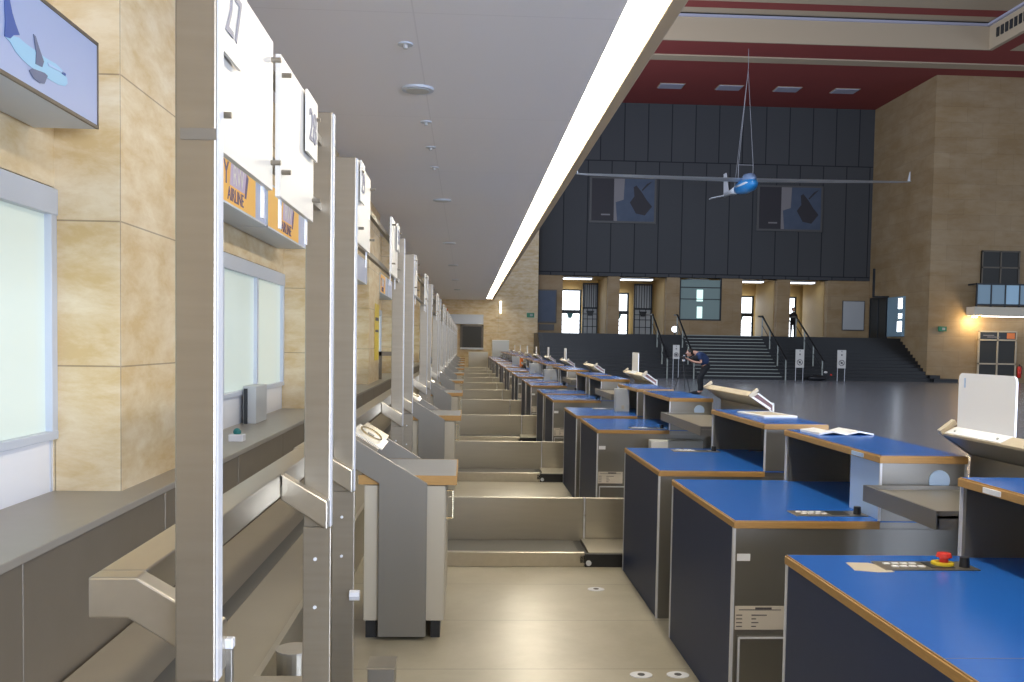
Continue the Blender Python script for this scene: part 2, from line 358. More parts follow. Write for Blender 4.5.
# ================================================================== LEFT SIDE
# collector belt between ledge and aisle
cb = thing('collector_conveyor', 'long brown luggage belt running along the steel ledge on the left', 'conveyor', (-1.10, 20, 0))
obj('belt', box(NB(), -.345, .33, -26, 27, .30, .345), 'belt2', cb)
obj('side_panel', box(NB(), .335, .36, -26, 27, 0, .36), 'steel2', cb)
obj('belt_stripe', box(NB(), -.02, .06, -26, 27, .3455, .3475), 'belt', cb, label='dark strip along belt')  # dark strip lying along the belt

def lightbox(y0, y1, kind, label):
    c = (y0+y1)/2; h = (y1-y0)/2
    t = thing('lightbox', label, 'sign', (XW+.01, c, 2.50), 'lightboxes above the left windows')
    obj('housing', box(NB(), 0, .27, -h, h, 0, .37, .004), 'frame', t)
    fc = obj('face_panel', box(NB(), .27, .276, -h+.01, h-.01, .015, .355), 'bluebox' if kind != 'dark' else 'greyplate', t)
    x = .277
    b = NB(); box(b, .268, .279, -h, h, 0, .014); box(b, .268, .279, -h, h, .356, .37); box(b, .268, .279, h-.012, h, 0, .37); box(b, .268, .279, -h, -h+.012, 0, .37); obj('face_frame', b, 'brownfr' if kind == 'plane' else 'frame', t)
    def poly(name, pts, m, k=0):
        bm = NB(); prism(bm, pts, 'x', x+k, x+k+.0015); return obj(name, bm, m, fc)
    if kind == 'plane':
        poly('fuselage', [(.641,.133),(.689,.152),(.746,.162),(.806,.157),(.894,.156),(.968,.154),(1.055,.158),(1.116,.15),(1.157,.131),(1.163,.111),(1.136,.093),(1.074,.083),(.996,.081),(.93,.085),(.839,.084),(.771,.092),(.721,.104),(.681,.126)], 'planew')
        poly('tail_fin', [(.638,.132),(.645,.183),(.636,.284),(.667,.296),(.698,.231),(.722,.201),(.752,.172),(.705,.157),(.681,.138)], 'planed', .001)
        poly('wing', [(.859,.21),(.877,.207),(.904,.175),(.945,.135),(.93,.11),(.875,.106),(.88,.148)], 'planeg', .002)
        poly('wing', [(.822,.067),(.848,.082),(.949,.094),(.977,.09),(.948,.053),(.911,.045),(.857,.049)], 'planeg', .002)
        poly('highlight', [(.977,.14),(1.116,.145),(1.126,.14),(.987,.13)], 'palebl', .002)
        poly('cockpit_glass', [(1.109,.144),(1.142,.144),(1.138,.134),(1.105,.134)], 'planed', .002)
    elif kind == 'amber':
        poly('amber_field', [(-h+.02, .015), (h-.40, .015), (h-.40, .355), (-h+.02, .355)], 'amber')
        rot = (pi/2, 0, pi/2)
        text('Y', .22, 'lettering', 'purple', fc, (x+.003, h-1.29, .20), rot)
        poly('print_box', [(h-1.19, .14), (h-.76, .14), (h-.70, .29), (h-1.16, .29)], 'lilac', .001)
        poly('print_box', [(h-.76, .11), (h-.71, .11), (h-.64, .27), (h-.70, .29)], 'purple', .0015)
        text('RW', .19, 'lettering', 'white', fc, (x+.0045, h-.955, .215), rot)
        text('AIRLINE', .13, 'lettering', 'purple', fc, (x+.003, h-1.02, .075), rot)
    return t
lightbox(1.3, 4.27, 'plane', 'pale blue lightbox with a flying blue airliner above the left window')
lightbox(6.32, 7.76, 'amber', 'amber airline lightbox, nearer of the two behind the sign panels')
lightbox(7.80, 9.62, 'amber', 'amber airline lightbox, farther of the two behind the sign panels')
lightbox(12.2, 15.5, 'blue', 'blank pale blue lightbox beyond the second travertine pillar')
lightbox(17.9, 19.4, 'amber', 'amber lightbox beyond the third travertine pillar')
lightbox(19.5, 21.2, 'blue', 'blank pale lightbox beyond the farther amber one')

def frame(L, Lr, first=False):
    """guard frame: two flat posts, an arm from each to the rail along the belt, two thin sign rails"""
    t = thing('guard_frame', 'x', 'guard frame', (-.45, 0, 0), 'steel guard frames along the belt')
    for y in (0, L):
        bh = first and y == 0
        obj('post', box(NB(), -.085 if not bh else -.072, 0, y, y+.028, 0, 2.335, .004), 'steel', t)
        for z in (.72, .88): obj('bolt', tube(NB(), (-.045, y-.016, z), (-.045, y-.011, z), .006, n=8), 'trimst', t)
        # arm: flat run then diagonal down to the post
        b = NB()
        prism(b, [(-.235 if not y or bh else -.149, 1.165), (-.15 if not y else -.148, 1.165), (.0, 1.075), (.0, .985), (-.148 if y else -.165, 1.09 if not y else 1.08), (-.235 if not y else -.149, 1.09)], 'y', (y-.055 if not bh else y+.03), (y-.002 if not bh else y+.085), .004)
        obj('arm', b, 'steelh', t)
        b = NB(); box(b, -.085, .006, y-.012, y-.001, .0, .985, .003); obj('cover_plate', b, 'steel', t)
        obj('lit_side_strip', box(NB(), .0005, .0045, y-.001, y+.030, .986, 2.33), 'trimst', t)  # pale strip paints the light caught by the post's side face
    obj('rail', box(NB(), -.235, -.15, .087 if first else .0, Lr, 1.09, 1.165, .004), 'steelh', t)
    b = NB()
    for z in (2.24, 2.03): box(b, -.055, -.035, .02, L+.01, z-.012, z+.012)
    obj('sign_rail', b, 'steel', t)
    if first: obj('tape_band', box(NB(), -.062, .0, -.002, .029, 1.945, 1.965), 'deskend', t, label='grey tape wrapped round the post')
    b = NB(); tube(b, (-.01, -.02, .56), (.03, -.02, .56), .022, n=8); obj('latch', b, 'trimst', t)
    return t
SEG = [(1.70, 3.13), (3.88, P0+.15)]
for k in range(NG): SEG.append((P0+1.40+PER*k, P0+PER*(k+1)+.15))
FR = []
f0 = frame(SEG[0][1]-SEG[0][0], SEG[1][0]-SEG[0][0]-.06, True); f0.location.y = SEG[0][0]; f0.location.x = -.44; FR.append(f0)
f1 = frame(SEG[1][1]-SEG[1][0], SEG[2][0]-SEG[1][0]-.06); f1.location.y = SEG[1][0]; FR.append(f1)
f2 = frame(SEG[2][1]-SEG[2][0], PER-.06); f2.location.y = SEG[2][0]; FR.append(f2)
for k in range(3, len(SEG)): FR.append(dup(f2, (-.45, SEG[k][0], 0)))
for i, f in enumerate(FR):
    f['label'] = ('short steel guard frame with flat posts and bent arm at lower left, nearest of all' if i == 0 else
                  'steel guard frame of flat posts beside the belt, %s from the camera' % ORD[i])
def sign(num, flip):
    t = thing('number_sign', 'x', 'sign', (-.43, 0, 2.0), 'white sign panels on the guard frames')
    obj('panel', box(NB(), -.03, -.018, 0, .49, 0, .335), 'white', t)
    a, b_ = (.0, .135) if not flip else (.31, .485)
    pl = obj('number_plate', box(NB(), -.012, -.006, a, b_, .17, .335), 'white', t)
    text(num, .125, 'number', 'inkg', pl, (-.0045, (a+b_)/2, .247), (pi/2, 0, pi/2), .001)
    for y in (.018, .472):
        for z in (.06, .29): obj('bolt', tube(NB(), (-.035, y, z), (.004, y, z), .006, n=8), 'steel', t)
    for y in (.06, .44): obj('strip', box(NB(), -.032, -.028, y-.012, y+.012, -.07, .30), 'wplastic', t)
    return t
n = 27
for i, (a, b) in enumerate(SEG):
    for j, (y, fl) in enumerate(((a+.06 if i else a+.031, False), (b-.05-.58 if i != 0 else a+.61, True))):
        if i == 1 and j: y = 5.7
        t = sign(str(n), fl); t.location.y = y; t.location.z = 1.94 if i == 0 else 2.0
        t['label'] = ('white sign panel reading %d hung between the steel posts' % n) if n < 29 else 'white sign panel between steel posts, %s of the row' % ORD[n-27]
        n += 1

# check-in console (kiosk) left of the aisle
def console():
    t = thing('counter_console', 'x', 'counter', (-.5, 0, 0), 'beige consoles with slanted steel sides')
    obj('cabinet', box(NB(), -.03, .40, .03, .74, .10, .83, .004), 'beige', t)
    b = NB(); box(b, -.02, .04, .06, .70, 0, .10); box(b, .33, .38, .06, .70, 0, .10); obj('plinth', b, 'black', t)
    for y in (.0, .74):
        b = NB(); prism(b, [(.05, .02), (.305, .02), (.305, .845), (-.09, 1.085), (-.09, .93), (.05, .845)], 'y', y, y+.02, .002); obj('side_plate', b, 'deskend', t)
    obj('top', box(NB(), .02, .455, .03, .73, .87, .885, .002), 'greytop', t)
    b = NB(); box(b, -.06, .455, .022, .03, .835, .885); box(b, .455, .463, .022, .738, .835, .885); box(b, -.06, .455, .73, .738, .835, .885); box(b, -.06, .455, .03, .73, .835, .869)
    obj('edge_band', b, 'wood', t)
    # tilted control plate between the side plates
    b = NB(); quad(b, (-.10, .02, 1.085), (.03, .02, 1.005), (.03, .74, 1.005), (-.10, .74, 1.085), (.012, 0, .02)); cp = obj('slanted_cover', b, 'steel', t)
    n = Vector((.08, 0, .13)).normalized(); u = Vector((.13, 0, -.08)).normalized()
    b = NB(); o_ = Vector((-.03, .26, 1.063))+n*.004
    def pt(a, y, h=0): return o_+u*a+Vector((0, y, 0))+n*h
    quad(b, pt(-.09, -.2), pt(.10, -.2), pt(.10, .2), pt(-.09, .2), n*.008); pl = obj('control_plate', b, 'white', t)
    b = NB(); ring = []
    for k in range(20):
        a = 2*pi*k/20; ring.append(pt(.055*cos(a)*1.15, .13*sin(a), .022))
    path(b, ring+[ring[0]], .006, 6); obj('ring_handle', b, 'handle', pl)
    b = NB(); quad(b, pt(-.02, -.03, .008), pt(.02, -.03, .008), pt(.02, .03, .008), pt(-.02, .03, .008), n*.008); obj('button', b, 'black', pl)
    b = NB(); path(b, [(.405, .12, .79), (.44, .12, .79), (.44, .12, .64), (.405, .12, .64)], .006); obj('door_handle', b, 'handle', t)
    b = NB(); box(b, .400, .405, .06, .70, .12, .82, .002); obj('door', b, 'beige', t)
    return t
c0 = console(); c0.location.y = 5.03; c0['label'] = 'beige console with slanted steel sides and ring handle, nearest of its row'
for k in range(1, NG): dup(c0, (-.5, 5.03+PER*k, 0), 'beige console with slanted steel sides, %s from the camera' % ORD[k])

# bits on the ledge and by the belt
def alarm(y, label):
    t = thing('alarm_button', label, 'button box', (-1.60, y, .877), 'small boxes with a green dome on the ledge')
    obj('housing', box(NB(), -.05, .05, -.05, .05, 0, .05, .005), 'wplastic', t); obj('dome', ball(NB(), (0, 0, .065), (.028, .028, .028)), 'teal', t, True)
alarm(6.75, 'small white box with teal dome on the ledge before the grey wall box')
alarm(11.4, 'small white box with teal dome on ledge beside the second pillar')
t = thing('wall_terminal', 'upright grey box standing on ledge against the white window apron', 'terminal', (-1.82, 8.35, .877))
obj('housing', box(NB(), -.06, .05, -.22, .22, 0, .32, .006), 'greyplate', t); obj('side_strip', box(NB(), -.05, -.02, -.235, -.22, .0, .30), 'dark', t)
t = thing('barrier_frame', 'dark steel barrier frame standing on the ledge beside third pillar', 'barrier', (-1.6, 17.9, .877))
b = NB(); box(b, -.03, .03, -.03, .03, 0, .52); obj('post', b, 'steeld', t)
b = NB(); box(b, .55, .61, -.03, .03, -.50, .52); obj('post', b, 'steeld', t)
obj('crossbar', box(NB(), -.03, .61, -.03, .03, .44, .52), 'steeld', t)
t = thing('notice_strip', 'narrow yellow notice hanging on the third travertine pillar', 'notice', (-1.598, 17.1, 1.25))
obj('sheet', box(NB(), 0, .006, -.38, .38, 0, 1.0), 'yel', t); b = NB(); box(b, .006, .008, -.3, .3, .7, .76); box(b, .006, .008, -.3, .3, .5, .54); obj('print', b, 'ink', t)
t = thing('hose_cabinet', 'red and orange cabinet on the end wall beside the posts', 'cabinet', (-1.3, 51.98, 1.1))
obj('body', box(NB(), -.25, .3, -.18, 0, 0, .8, .01), 'redp', t); obj('upper_panel', box(NB(), -.25, .3, -.1, 0, .82, 2.3, .01), 'orange', t)
# roller, housing and bollards at the bottom edge
t = thing('roller_post', 'short round steel roller post at the bottom beside second flat post', 'roller', (-.63, 3.58, 0))
obj('drum', tube(NB(), (0, 0, 0), (0, 0, .425), .068, n=24), 'steel2', t); obj('cap', tube(NB(), (0, 0, .425), (0, 0, .433), .072, n=24), 'ledgetop', t)
t = thing('belt_housing', 'flat beige steel housing at the bottom edge near belt', 'housing', (-.625, 3.18, 0))
obj('casing', box(NB(), -.11, .10, -.5, .16, 0, .40, .006), 'steel2', t); obj('lid', box(NB(), -.115, .105, -.505, .165, .40, .41), 'belt2', t)
t = thing('bollard', 'square steel bollard on the floor below the beige console', 'bollard', (-.335, 3.98, 0))
obj('casing', box(NB(), -.055, .055, -.07, .07, 0, .235, .004), 'deskend', t); obj('cap', box(NB(), -.06, .06, -.075, .075, .235, .243, .002), 'steelh', t); obj('bore', tube(NB(), (0.01, -.075, .16), (0.01, -.069, .16), .02), 'black', t)
t = thing('stub_post', 'thin steel stub with a bright top beside the nearest flat post', 'post', (-.435, 1.78, 0))
obj('shaft', box(NB(), -.007, .007, -.008, .008, 0, 1.02, .002), 'deskend', t); obj('tip', box(NB(), -.009, .009, -.01, .01, 1.02, 1.04, .003), 'trimst', t)

# ================================================================== CROSS CONVEYORS
def cross():
    t = thing('cross_conveyor', 'x', 'conveyor', (0, 0, 0), 'low steel luggage conveyors crossing the aisle')
    obj('front_rail', box(NB(), -.42, .87, 0, .045, 0, .105, .004), 'steelh', t)
    obj('belt', box(NB(), -.42, .84, .05, .52, .02, .085), 'belt', t)
    obj('belt_slot', box(NB(), .84, .90, .0, .52, .03, .082), 'black', t)
    obj('back_panel', box(NB(), -.42, .925, .535, .58, .07, .410, .004), 'steel2', t)
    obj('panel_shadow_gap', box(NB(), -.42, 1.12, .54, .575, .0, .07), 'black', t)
    b = NB(); box(b, .94, 1.70, .535, .58, .07, .410, .004); obj('end_panel', b, 'steel2', t)
    b = NB(); box(b, .927, .937, .53, .585, .09, .27); box(b, .927, .937, .53, .585, .28, .41); obj('clip', b, 'trimst', t)
    obj('end_bed', box(NB(), .905, 1.66, .03, .52, .06, .098), 'steel2', t)
    obj('roller_housing', box(NB(), .875, 1.66, -.005, .03, .0, .095, .003), 'black', t)
    b = NB(); tube(b, (.90, -.012, .03), (.90, -.004, .03), .02); obj('bolt', b, 'trimst', t)
    return t
x0 = cross(); x0.location.y = P0; x0['label'] = 'low steel luggage conveyor crossing the aisle, nearest of all'
for k in range(1, NG): dup(x0, (0, P0+PER*k, 0), 'low steel luggage conveyor crossing the aisle, %s from the camera' % ORD[k])
# small oval plates let into the floor
fp = thing('floor_plate', 'oval metal floor plate, farthest of three, by the nearest conveyor', 'floor plate', (.87, 6.1, 0), 'oval plates in the aisle floor')
def oval():
    b = NB(); pts = [(.055*cos(a), .045*sin(a)) for a in [2*pi*k/20 for k in range(20)]]; prism(b, pts, 'z', 0, .004); return b
obj('plate', oval(), 'trimst', fp); obj('socket', tube(NB(), (0, 0, .003), (0, 0, .006), .018), 'black', fp)
dup(fp, (.87, 4.5, 0), 'oval metal floor plate at bottom, left of the near two')
dup(fp, (1.05, 4.5, 0), 'oval metal floor plate at bottom, beside the dark desk side')

# ================================================================== DESKS
DL = 1.20
def desk(L, kind, lab=False, inner=False, redb=False, seam=False):
    t = thing('check_in_desk', 'x', 'desk', (1.135, 0, 0), 'blue-topped check-in desks')
    obj('side_panel', box(NB(), 0, .03, .024, L-.024, 0, .838), 'navy', t)
    for y in (.004, L-.012): obj('edge_trim', box(NB(), -.003, .007, y-.002 if y < .1 else y-.012, y+.020 if y < .1 else y+.009, 0, .838), 'trimst', t)
    for y in (.012, L-.032): obj('end_panel', box(NB(), .007, .965, (.003 if y < .1 else L-.023), (.023 if y < .1 else L-.003), 0, .838), 'deskend', t)
    obj('public_side_panel', box(NB(), .965, .985, .012, L-.012, 0, 1.118), 'deskend', t)
    obj('worktop', box(NB(), .004, .965, .004, L-.004, .866, .871), 'blue', t)
    b = NB(); box(b, -.004, .62, -.004, L+.004, .838, .866, .002); box(b, .0, .62, .0, .004, .866, .8705); box(b, .0, .004, .0, L, .866, .8705); box(b, .0, .62, L-.004, L, .866, .8705)
    obj('edge_band', b, 'wood', t)
    # raised counter, open to the clerk's side
    for y in (.012, L-.032): obj('raised_end', box(NB(), .625, .965, y, y+.02, .838, 1.118), 'deskend', t)
    for y in (.004, L-.012):
        obj('corner_trim', box(NB(), .615, .625, y, y+.008, .872, 1.118), 'trimst', t); obj('corner_trim', box(NB(), .985, .991, y, y+.008, .4, 1.118), 'trimst', t)
    rt = obj('raised_top', box(NB(), .619, .984, .004, L-.004, 1.146, 1.151), 'blue', t)
    b = NB(); box(b, .61, .992, -.004, L+.004, 1.118, 1.146, .002); box(b, .615, .619, 0, L, 1.146, 1.1505); box(b, .615, .987, 0, .004, 1.146, 1.1505)
    obj('raised_edge_band', b, 'wood', t)
    # control plate: near end on A desks, far end on B desks
    c = .17 if kind == 'A' else L-.17
    cp = obj('control_plate', box(NB(), .30, .62, c-.06, c+.06, .871, .875, .001), 'steel', t)
    b = NB()
    for r in range(2):
        for q in range(4): box(b, .325+q*.030+r*.012, .347+q*.030+r*.012, c+.012-r*.04, c+.028-r*.04, .875, .879, .001)
    obj('key', b, 'paper', cp)
    obj('switch', box(NB(), .465, .545, c-.04, c+.04, .875, .877), 'dark', cp)
    obj('knob', tube(NB(), (.585, c-.02, .875), (.585, c-.02, .908), .017, .015, 16), 'black', cp)
    if redb: cp.location.x = -.045
    if redb:
        obj('button_ring', tube(NB(), (.525, c+.01, .877), (.525, c+.01, .885), .036, n=20), 'yel', cp)
        bt = obj('emergency_button', tube(NB(), (.53, c+.01, .885), (.53, c+.01, .902), .014, n=16), 'redp', cp)
        obj('mushroom_cap', tube(NB(), (.53, c+.01, .902), (.53, c+.01, .915), .026, .022, 20), 'redp', bt)
    if lab:
        pl = obj('label_sheet', box(NB(), .012, .222, .0, .0035, .408, .508), 'paperb', t)
        b = NB(); box(b, .05, .23, .0065, .008, .528, .531); box(b, .12, .19, .0065, .008, .532, .540)
        for k, w in enumerate((.065, .02, .03, .02)): box(b, .04, .065, .0065, .008, .505-k*.016, .509-k*.016); box(b, .105, .105+w, .0065, .008, .505-k*.016, .509-k*.016)
        bmesh.ops.translate(b, verts=b.verts[:], vec=(-.023, -.0078, -.037)); obj('print', b, 'ink', pl)
        obj('sticker', box(NB(), .014, .070, .0005, .0035, .700, .730), 'paper', t)
        obj('low_box', box(NB(), .02, .60, -.035, .010, 0, .385, .004), 'deskend', t)
        b = NB(); box(b, .02, .60, -.039, -.033, .380, .388); box(b, .016, .024, -.039, -.033, 0, .385); obj('low_box_edge', b, 'trimst', t)
        obj('pale_disc', tube(NB(), (.875, .006, 1.045), (.875, .012, 1.045), .045, n=24), 'palebl', t)  # pale blue disc set on the raised near end
    if inner:
        obj('inner_panel', box(NB(), .628, .634, .034, .34, .872, 1.118), 'palebl', t)
    if seam: obj('worktop_seam', box(NB(), .0, .62, .70, .703, .871, .8712), 'ink', t)
    return t
YA = lambda k: P0-PER+PER*k+1.33
YB = lambda k: P0-PER+PER*k+2.88
d1 = desk(1.8, 'B', redb=True, seam=True); d1.location.y = 1.46
d1['label'] = 'blue-topped check-in desk with red emergency button, bottom right corner'
d2 = desk(DL, 'A', lab=True, inner=True); d2.location.y = YA(0)-.0
d2['label'] = 'blue-topped check-in desk with white label sheet and leaflet on its raised shelf'
d3 = desk(DL, 'B'); d3.location.y = YB(0); d3['label'] = 'blue-topped check-in desk with a magazine on its raised shelf'
d4 = desk(DL, 'A', lab=True); d4.location.y = YA(1); d4['label'] = 'blue-topped check-in desk just beyond the nearest cross conveyor'
n = 4
dup(d3, (1.135, YB(1), 0), 'blue-topped check-in desk with an upright pale box on it, fifth from the camera'); n = 5
for k in range(2, NG+1):
    dup(d4, (1.135, YA(k), 0), 'blue-topped check-in desk, %s from the camera' % ORD[n]); n += 1
    dup(d3, (1.135, YB(k), 0), 'blue-topped check-in desk, %s from the camera' % ORD[n]); n += 1

# luggage shelf and sloped hood closing each gap on the public side
def shelf(L):
    t = thing('steel_shelf', 'x', 'shelf', (1.68, 0, 1.005), 'steel shelves between the raised counters')
    b = NB(); box(b, 0, .42, 0, L, -.005, .005); obj('tray', b, 'steel2', t)
    b = NB(); box(b, 0, .42, 0, .012, -.045, .022); box(b, 0, .42, L-.012, L, -.045, .022); box(b, -.006, .006, 0, L, -.045, .022); obj('rim', b, 'deskend', t)
    return t
def hood(L):
    t = thing('sloped_hood', 'x', 'hood', (2.0, 0, 0), 'sloped steel hoods on the public side')
    obj('back_sheet', box(NB(), .17, .185, 0, L, .02, 1.15), 'deskend', t)
    b = NB(); quad(b, (.175, 0, 1.15), (.04, 0, 1.235), (.04, L, 1.235), (.175, L, 1.15), (.008, 0, .012)); obj('sloped_sheet', b, 'deskend', t)
    b = NB(); quad(b, (.035, .0, 1.235), (.085, .0, 1.262), (.085, L, 1.262), (.035, L, 1.235), (-.006, 0, .010)); obj('top_tray', b, 'woodp', t)
    for y in (0, L-.03):
        b = NB(); quad(b, (.028, y, 1.238), (.090, y, 1.285), (.090, y+.03, 1.285), (.028, y+.03, 1.238), (-.010, 0, .018)); obj('end_cap', b, 'woodp', t)
    b = NB(); quad(b, (.085, 0, 1.272), (.20, 0, 1.19), (.20, L, 1.19), (.085, L, 1.272), (.0, 0, -.012)); obj('outer_slope', b, 'deskend', t)
    for y, m_ in ((.0, 'darkred'), (L-.012, 'deskend')): obj('end_gusset', prism(NB(), [(.178, 1.14), (.045, 1.23), (.088, 1.268), (.198, 1.188), (.198, 1.14)], 'y', y+.001, y+.011), m_, t)  # dark red near end paints the red ceiling's reflection on the steel
    obj('outer_face', box(NB(), .192, .204, 0, L, .9, 1.2), 'deskend', t)
    return t
GL = 1.30
s0 = shelf(YA(0)-3.28); s0.location.y = 3.27; s0['label'] = 'steel luggage shelf between the two nearest raised counters'
s1 = shelf(YA(1)-YB(0)-DL-.02); s1.location.y = YB(0)+DL+.01; s1['label'] = 'steel luggage shelf above the nearest cross conveyor'
h0 = hood(.66); h0.location.y = 3.30; h0['label'] = 'sloped steel hood holding the large white sign at far right'
h1 = hood(GL); h1.location.y = YB(0)+DL+.02; h1['label'] = 'sloped steel hood without sign, lower right of the stooping photographer'
for k in range(1, NG):
    y = YB(k)+DL
    dup(s1, (1.68, y+.01, 1.005), 'steel luggage shelf between raised counters, %s from the camera' % ORD[k+1])
    dup(h1, (2.0, y+.02, 0), 'sloped steel hood on the public side, %s from the camera' % ORD[k+1])
def wsign():
    t = thing('tabletop_sign', 'x', 'sign', (2.085, 0, 1.268), 'white signs standing on the hoods')
    b = NB(); w, h, r = .21, .235, .025
    pts = [(-w, 0), (w, 0)]+[(w-r+r*cos(a), h-r+r*sin(a)) for a in (0, pi/6, pi/3, pi/2)]+[(-w+r-r*sin(a), h-r+r*cos(a)) for a in (0, pi/6, pi/3, pi/2)]
    prism(b, pts, 'x', 0, .008); obj('board', b, 'wplastic', t)
    b = NB(); quad(b, (0, -w, 0), (0, w, 0), (-.05, w, -.024), (-.05, -w, -.024), (-.003, 0, .006)); ft = obj('foot', b, 'wplastic', t)
    
    for q in (-w+.05, w-.05): obj('screw', ball(NB(), (-.035, q, -.008), (.006, .006, .006), 8, 6), 'greyplate', ft)
    b = NB(); box(b, -.0015, 0, w-.055, w-.045, h-.06, h-.02); obj('mark', b, 'palebl', t)
    return t
w0 = wsign(); w0.location.y = 3.71; w0['label'] = 'large white rounded board standing on the hood at far right'
for k, l in ((1, 'narrow-looking white board standing alone before the dark stairs'), (3, 'white board on a hood, nearest of the distant row'), (4, 'white board on a hood, second of the distant row'),
             (5, 'white board on a hood, third of the distant row'), (6, 'white board on a hood, fourth of the distant row'), (7, 'white board on a hood, fifth of the distant row'), (8, 'white board on a hood, sixth of the distant row')):
    dup(w0, (2.085, P0+PER*k+.75, 1.268), l)

# things lying on the desks
t = thing('open_leaflet', 'open white leaflet lying on a blue raised shelf', 'leaflet', (1.955, 4.90, 1.151), rz=.1)
b = NB(); prism(b, [(-.15, .012), (-.075, .020), (0, .003), (0, 0.0), (-.075, .014), (-.15, .0)], 'y', -.11, .11); obj('page', b, 'paper', t)
b = NB(); prism(b, [(0, .003), (.07, .022), (.15, .008), (.15, 0), (.07, .014), (0, 0.0)], 'y', -.11, .11); obj('page', b, 'paper', t)
t = thing('magazine', 'flat magazine lying on the raised blue shelf left of the leaflet', 'magazine', (1.97, 6.13, 1.151), rz=.15)
obj('cover', box(NB(), -.11, .12, -.20, .20, 0, .012, .002), 'paper', t); obj('picture', box(NB(), -.08, .09, -.15, .15, .012, .0135), 'tan', t)
t = thing('tape_patch', 'worn tan paper patch stuck on the nearest blue desk', 'paper', (1.345, 3.07, .871))
b = NB(); prism(b, [(-.06, -.04), (.01, -.065), (.065, -.06), (.055, .03), (.03, .065), (-.045, .07)], 'z', 0, .0015); obj('sheet', b, 'tan', t)
t = thing('edge_sticker', 'small white sticker on the wooden edge at far right', 'sticker', (1.739, 3.04, 1.132)); obj('label', box(NB(), 0, .006, -.05, .05, -.009, .009), 'paper', t)
t = thing('edge_sticker', 'small blue sticker on the wooden edge under the leaflet', 'sticker', (1.739, 4.12, 1.132)); obj('label', box(NB(), 0, .006, -.06, .06, -.009, .009), 'palebl', t)
def terminal(x, y, w, h, label):
    t = thing('terminal_box', label, 'box', (x, y, .871), 'pale upright boxes on the desks')
    obj('housing', box(NB(), -w/2, w/2, -.06, .06, 0, h, .006), 'greyplate', t); obj('slot', box(NB(), -.01, .02, -.066, -.058, .03, .07), 'tan', t)
terminal(1.70, YB(1)+.65, .15, .25, 'pale upright box on fifth desk, nearest of the boxes')
terminal(1.66, YB(3)+.6, .26, .22, 'pale upright box on a distant desk, second of its kind')
terminal(1.66, YB(4)+.6, .28, .24, 'pale upright box on a distant desk, third of its kind')
terminal(1.66, YB(6)+.6, .30, .28, 'pale upright box on a distant desk, farthest of its kind')
t = thing('orange_canister', 'small orange canister between pale boxes on the distant desks', 'canister', (1.72, YA(6)+.5, .871))
obj('body', tube(NB(), (0, 0, 0), (0, 0, .26), .06, .055, 16), 'orange', t); obj('lid', tube(NB(), (0, 0, .26), (0, 0, .30), .03, n=12), 'white', t)
t = thing('scale_display', 'long pale grey scale housing behind the third blue desk', 'scale', (1.86, 7.92, 0))
obj('housing', box(NB(), -.30, .14, -.06, .06, .70, .80, .005), 'greyplate', t); obj('white_end', box(NB(), -.30, -.16, -.066, -.06, .705, .795), 'paper', t); obj('stand', box(NB(), -.22, .08, -.04, .04, 0, .70), 'deskend', t)
# closing screen and cabinet at the end of the row
t = thing('steel_screen', 'brown steel screen closing the aisle at its far end', 'screen', (.62, 47.4, 0))
obj('panel', box(NB(), -.48, .48, -.03, .03, .05, 1.12, .006), 'steel2', t)
for x in (-.45, .40): obj('foot', box(NB(), x, x+.05, -.15, .15, 0, .06), 'dark', t)
t = thing('grey_cabinet', 'tall pale grey cabinet behind the last desk', 'cabinet', (1.78, 49.4, 0))
obj('body', box(NB(), -.42, .45, -.2, .2, 0, 1.70, .01), 'greyplate', t); obj('top', box(NB(), -.43, .46, -.21, .21, 1.70, 1.73), 'paper', t); obj('door', box(NB(), -.40, .43, -.212, -.2, .1, 1.66), 'greyplate', t)
t = thing('exit_sign', 'small green exit sign on the end wall by dark stairs', 'sign', (3.5, 51.98, 3.0))
obj('body', box(NB(), -.2, .2, -.08, 0, 0, .24), 'green', t); obj('pictogram', box(NB(), -.03, .12, -.085, -.08, .06, .18), 'nosing', t)
t = thing('exit_sign', 'small green exit sign on the hall wall left of balcony', 'sign', (23.5, 45.98, 2.5))
obj('body', box(NB(), -.2, .2, -.08, 0, 0, .24), 'green', t); obj('pictogram', box(NB(), -.03, .12, -.085, -.08, .06, .18), 'nosing', t)

# ================================================================== HALL: GATES
def lattice(x0, x1, label, y=56.9):
    t = thing('lattice_gate', label, 'gate', ((x0+x1)/2, y, 2.15), 'dark lattice gates of the lobby'); w = (x1-x0)/2
    b = NB(); box(b, -w, -w+.08, -.04, .04, 0, 3.1); box(b, w-.08, w, -.04, .04, 0, 3.1); box(b, -w, w, -.04, .04, 3.02, 3.1); box(b, -w, w, -.04, .04, 1.55, 1.66); box(b, -w, w, -.04, .04, 0, .08); obj('frame', b, 'dark', t)
    b = NB(); n = 7
    for k in range(1, n): xx = -w+2*w*k/n; box(b, xx-.02, xx+.02, -.02, .02, 1.6, 3.05)
    for z in (.5, .95, 1.25): box(b, -w, w, -.02, .02, z-.02, z+.02)
    for xx in (-w/3, w/3): box(b, xx-.02, xx+.02, -.02, .02, 0, 1.6)
    obj('bars', b, 'dark', t)
    obj('backing_glass', box(NB(), -w, w, .05, .06, 0, 3.0), 'greyplate', t)
    b = NB(); prism(b, [(-.25, 1.45), (.25, 1.45), (.12, 1.15), (-.12, 1.15)], 'y', -.06, -.03); obj('hanging_plaque', b, 'black', t)
